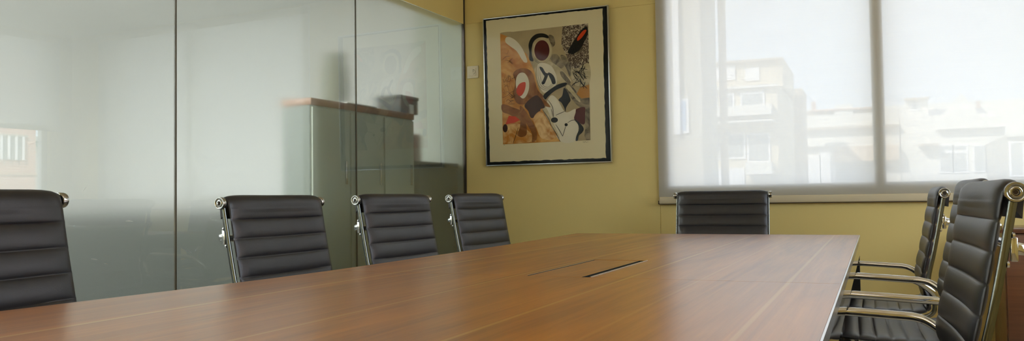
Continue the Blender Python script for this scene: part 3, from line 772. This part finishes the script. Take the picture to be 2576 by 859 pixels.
# ------------------------------------------------------------------ the street outside
EM = dict(white=pmat('outside_white_render', (.74, .72, .66), .8, noise=.05, nscale=1), cream=pmat('outside_cream_render', (.66, .58, .42), .8, noise=.05, nscale=1),
          grey=pmat('outside_grey_render', (.42, .40, .35), .8, noise=.06, nscale=1), tan=pmat('outside_tan_render', (.46, .38, .28), .8, noise=.06, nscale=1),
          roof=pmat('slate_roof', (.30, .29, .31), .7, noise=.1, nscale=4), glassd=pmat('dark_window_glass', (.34, .36, .36), .15), blue=pmat('blue_glazing', (.25, .38, .62), .2),
          tile=pmat('clay_tile', (.50, .32, .23), .8, noise=.1, nscale=6), awn=pmat('beige_awning', (.66, .50, .36), .8), teal=pmat('teal_awning', (.12, .42, .40), .7), metal=pmat('painted_rail', (.80, .80, .82), .5))
def brick_mat():
    m, nt, out = new_mat('pale_red_brick')
    b = N(nt, 'ShaderNodeBsdfPrincipled', Roughness=.85); tc = N(nt, 'ShaderNodeTexCoord')
    mp = N(nt, 'ShaderNodeMapping'); mp.inputs['Rotation'].default_value = (PI/2, 0, PI/2)
    sp = N(nt, 'ShaderNodeSeparateXYZ'); cb = N(nt, 'ShaderNodeCombineXYZ'); nt.links.new(tc.outputs['Object'], sp.inputs[0])
    nt.links.new(sp.outputs[1], cb.inputs[0]); nt.links.new(sp.outputs[2], cb.inputs[1])
    br = N(nt, 'ShaderNodeTexBrick', Scale=4.5); br.inputs['Color1'].default_value = (.46, .22, .15, 1); br.inputs['Color2'].default_value = (.56, .30, .22, 1); br.inputs['Mortar'].default_value = (.76, .66, .60, 1)
    br.inputs['Mortar Size'].default_value = .018
    nt.links.new(cb.outputs[0], br.inputs['Vector']); nt.links.new(br.outputs[0], b.inputs['Base Color']); nt.links.new(b.outputs[0], out.inputs[0]); return m
EM['brick'] = brick_mat()
ZG = -9.0
def house(name, label, Y, depth, x0, x1, ytop, mat, wins=(), bands=(), ybot=None, group=None, z0=None):
    """front wall spans photo columns x0..x1 at distance Y; openings are photo rectangles on that front"""
    a = at(x0, ytop, Y); b = at(x1, ytop, Y)
    r = tag(empty(name, (a.x, Y, ZG)), label, 'building', group)
    lo = ZG if z0 is None else z0
    one('wall', [((0, 0, lo-ZG), (b.x-a.x, depth, a.z-ZG))], EM[mat], r)
    for (u0, u1, v0, v1, m) in wins:
        p = at(u0, v1, Y); q = at(u1, v0, Y)
        f = one('window', [((p.x-a.x-.06, -.05, p.z-ZG-.06), (q.x-a.x+.06, .02, q.z-ZG+.06))], EM['metal'], r)
        one('glazing', [((p.x-a.x, -.062, p.z-ZG), (q.x-a.x, -.04, q.z-ZG))], EM[m], f)
    for (nm, u0, u1, v0, v1, out, m) in bands:
        p = at(u0, v1, Y); q = at(u1, v0, Y)
        one(nm, [((p.x-a.x, -out, p.z-ZG), (q.x-a.x, .01, q.z-ZG))], EM[m], r)
    return r
house('apartment_tower', 'tall grey tower block at the left edge of the blind', 19, 2, 1560, 1753, -320, 'grey', [(1709, 1726, 255, 330, 'blue')],
      [('downpipe', 1699, 1703, -200, 340, .12, 'metal')])
house('chimney_stack', 'slim tan stack rising above the stepped cream block', 22, .5, 1797, 1809, -320, 'tan')
b_top = at(1800, 218, 26).z+.05
house('apartment_block', 'stepped cream apartment block with balconies behind the blind', 26, 5.5, 1756, 1955, 222, 'cream',
      [(1780, 1800, 240, 268, 'glassd'), (1822, 1842, 240, 268, 'glassd'), (1868, 1918, 235, 268, 'glassd'), (1770, 1870, 340, 398, 'glassd'), (1885, 1932, 340, 405, 'glassd'), (1790, 1868, 428, 470, 'metal')],
      [('balcony', 1758, 1945, 265, 300, .5, 'white'), ('cornice', 1752, 1950, 304, 318, .7, 'white'), ('parapet', 1752, 1957, 218, 226, .2, 'white'), ('balcony', 1880, 1945, 408, 440, .4, 'white')])
house('penthouse', 'set-back top storey of the stepped cream block', 27.5, 4, 1790, 1968, 157, 'cream', [(1800, 1845, 170, 200, 'metal'), (1880, 1905, 175, 200, 'metal')], [('parapet', 1788, 1970, 151, 160, .2, 'tan')], z0=b_top+.02)
house('shaded_flank', 'right flank of the stepped block, its shade put in as tan', 32.2, 2, 1980, 2018, 225, 'tan')  # tan colour stands for the shaded side of the stepped block
house('town_house', 'low white house with a beige awning left of the mullion', 36, 6, 1962, 2262, 295, 'white',
      [(2020, 2062, 395, 465, 'metal'), (2066, 2095, 372, 465, 'metal'), (2105, 2150, 410, 455, 'glassd'), (2156, 2196, 410, 455, 'glassd'), (1968, 1990, 365, 420, 'glassd')],
      [('cornice', 1998, 2262, 320, 325, .3, 'tan'), ('awning', 2102, 2260, 366, 408, .5, 'awn'), ('ledge', 1996, 2098, 360, 372, .3, 'white')])
house('far_house', 'distant house with clay roof and chimney above the low white house', 50, 8, 2030, 2205, 280, 'tan', [(2112, 2124, 272, 290, 'glassd')], [('chimney', 2042, 2052, 256, 282, .1, 'tile'), ('roof_ridge', 2050, 2205, 270, 282, .3, 'tile'), ('dormer', 2100, 2145, 262, 292, .2, 'white')])
house('town_house', 'white house with two wide casement windows right of the mullion', 36, 6, 2264, 2527, 295, 'white',
      [(2367, 2395, 368, 378, 'glassd'), (2400, 2430, 368, 378, 'glassd'), (2367, 2395, 385, 432, 'glassd'), (2400, 2430, 385, 432, 'glassd'), (2453, 2478, 368, 430, 'glassd'), (2484, 2513, 368, 430, 'glassd')],
      [('cornice', 2355, 2527, 322, 327, .3, 'grey'), ('canopy', 2310, 2360, 362, 370, .5, 'tan')])
house('small_tower', 'little square tower with a flat cap on the white house', 38, 2.5, 2278, 2334, 252, 'white', [(2295, 2310, 262, 275, 'glassd')], [('cap', 2274, 2336, 246, 254, .3, 'tan')], z0=at(2264, 295, 36).z+.02)
house('grey_building', 'grey-white building at the right edge of the window', 29, 5, 2532, 2720, 340, 'grey', [(2545, 2570, 360, 440, 'glassd')], [('parapet', 2530, 2722, 336, 345, .2, 'white')])
house('background_block', 'long pale block closing the street behind the houses', 66, 6, 1500, 2900, 305, 'white')
# gabled house
Y = 44; a = at(2336, 295, Y); b = at(2490, 295, Y); gx_ = empty('gabled_house', (a.x, Y, ZG)); tag(gx_, 'white gabled house front between dark slate roofs', 'building')
w_ = b.x-a.x; one('wall', [((0, 0, 0), (w_, 6, a.z-ZG))], EM['white'], gx_)
t_ = at(2336, 262, Y).z-a.z
bm = B(); prism(bm, [(0, .3, a.z-ZG), (w_, .3, a.z-ZG), (w_, 3, a.z-ZG+t_), (0, 3, a.z-ZG+t_)], (0, .2, 0)); build('roof', bm, EM['roof'], gx_, smooth=False)
pk = [(at(u, v, Y).x-a.x, at(u, v, Y).z-ZG) for u, v in ((2378, 295), (2378, 280), (2417, 236), (2456, 280), (2456, 295))]
bm = B(); prism(bm, [(u, -.2, v) for u, v in pk], (0, 3, 0)); build('gable', bm, EM['white'], gx_, smooth=False)
p = at(2478, 250, Y); one('chimney', [((p.x-a.x-.08, 2.6, a.z-ZG), (p.x-a.x+.08, 2.9, p.z-ZG+.2))], EM['tile'], gx_)
# brick building across the side street (seen reflected in the glass wall)
bx = 12.0
bb = tag(empty('brick_building', (bx, 6.0, ZG)), 'brick building with a white barred window, reflected at the left in the glass wall', 'building')
one('wall', [((0, 0, 0), (6, 5.62, H+3.2-ZG))], EM['brick'], bb)
w = one('window', [((-.02, 2.6, H+.98-ZG), (.02, 5.33, H+1.47-ZG))], EM['glassd'], bb)
one('lintel', [((-.06, 2.5, H+1.47-ZG), (.02, 5.42, H+1.51-ZG))], EM['grey'], bb)
for k in range(18):
    yk = 2.62+k*.157
    one('bar', [((-.09, yk, H+.98-ZG), (-.05, yk+.034, H+1.47-ZG))], EM['metal'], w)
one('string_course', [((-.03, 0, H+.66-ZG), (.02, 5.62, H+.72-ZG))], EM['tile'], bb)
nb = tag(empty('rendered_building', (bx+.3, 11.64, ZG)), 'pale rendered building with a teal awning beside the brick one, reflected in the glass', 'building')
one('wall', [((0, 0, 0), (5, 4, H+1.30-ZG))], EM['white'], nb)
one('awning', [((-.2, .1, H+1.32-ZG), (1.0, 3, H+1.42-ZG))], EM['teal'], nb)
one('roof_block', [((1.0, .05, H+1.2-ZG), (5, 4, H+1.62-ZG))], EM['white'], nb)
st(one('ground_outside', [((-60, WY+.3, ZG-.2), (70, 90, ZG)), ((XR+.2, -60, ZG-.2), (70, WY+.3, ZG))], EM['grey']))

# ------------------------------------------------------------------ light
W = bpy.data.worlds.new('sky'); S.world = W; W.use_nodes = True
nt = W.node_tree; bg = nt.nodes['Background']; bg.inputs[0].default_value = (.78, .88, 1.0, 1); bg.inputs[1].default_value = 5.4
sl = bpy.data.lights.new('sun', 'SUN'); sl.energy = 16.5; sl.angle = math.radians(1); sl.color = (1, .94, .84)
so = bpy.data.objects.new('sun', sl); COL.objects.link(so)
so.rotation_euler = Vector((.45, .62, -.62)).to_track_quat('-Z', 'Y').to_euler()
def area(name, loc, rot, sx, sy, power=0, col=(1, 1, 1), portal=False):
    l = bpy.data.lights.new(name, 'AREA'); l.shape = 'RECTANGLE'; l.size = sx; l.size_y = sy; l.energy = power; l.color = col
    o = bpy.data.objects.new(name, l); COL.objects.link(o); o.location = loc; o.rotation_euler = rot
    if portal: l.cycles.is_portal = True
    return o
area('window_portal', ((wx0+wx1)/2, WY+.12, (wz0+wz1)/2), (-PI/2, 0, 0), wx1-wx0, wz1-wz0, portal=True)
area('side_window_portal', (XR+.11, (ry0+ry1)/2, (rz0+rz1)/2), (PI/2, 0, PI/2), ry1-ry0, rz1-rz0, portal=True)
area('room_fill', (-.5, -1.2, ZC-.01), (0, 0, 0), 1.6, 1.6, 15, (1, .97, .92))  # unseen fill light, added behind the camera to lift the room
for k, (x, y) in enumerate(((-4.4, .9), (-4.6, -1.4))):
    area('office_lamp', (x, y, 2.68), (0, 0, 0), 1.2, 1.2, 315, (.96, .985, 1))

S.view_settings.view_transform = 'Standard'; S.view_settings.look = 'None'; S.view_settings.exposure = 0; S.view_settings.gamma = 1
S.view_settings.use_curve_mapping = False
c = S.cycles
c.max_bounces = 12; c.diffuse_bounces = 5; c.glossy_bounces = 5; c.transmission_bounces = 8; c.transparent_max_bounces = 12
c.caustics_reflective = False; c.caustics_refractive = True; c.sample_clamp_indirect = 6; c.use_denoising = True
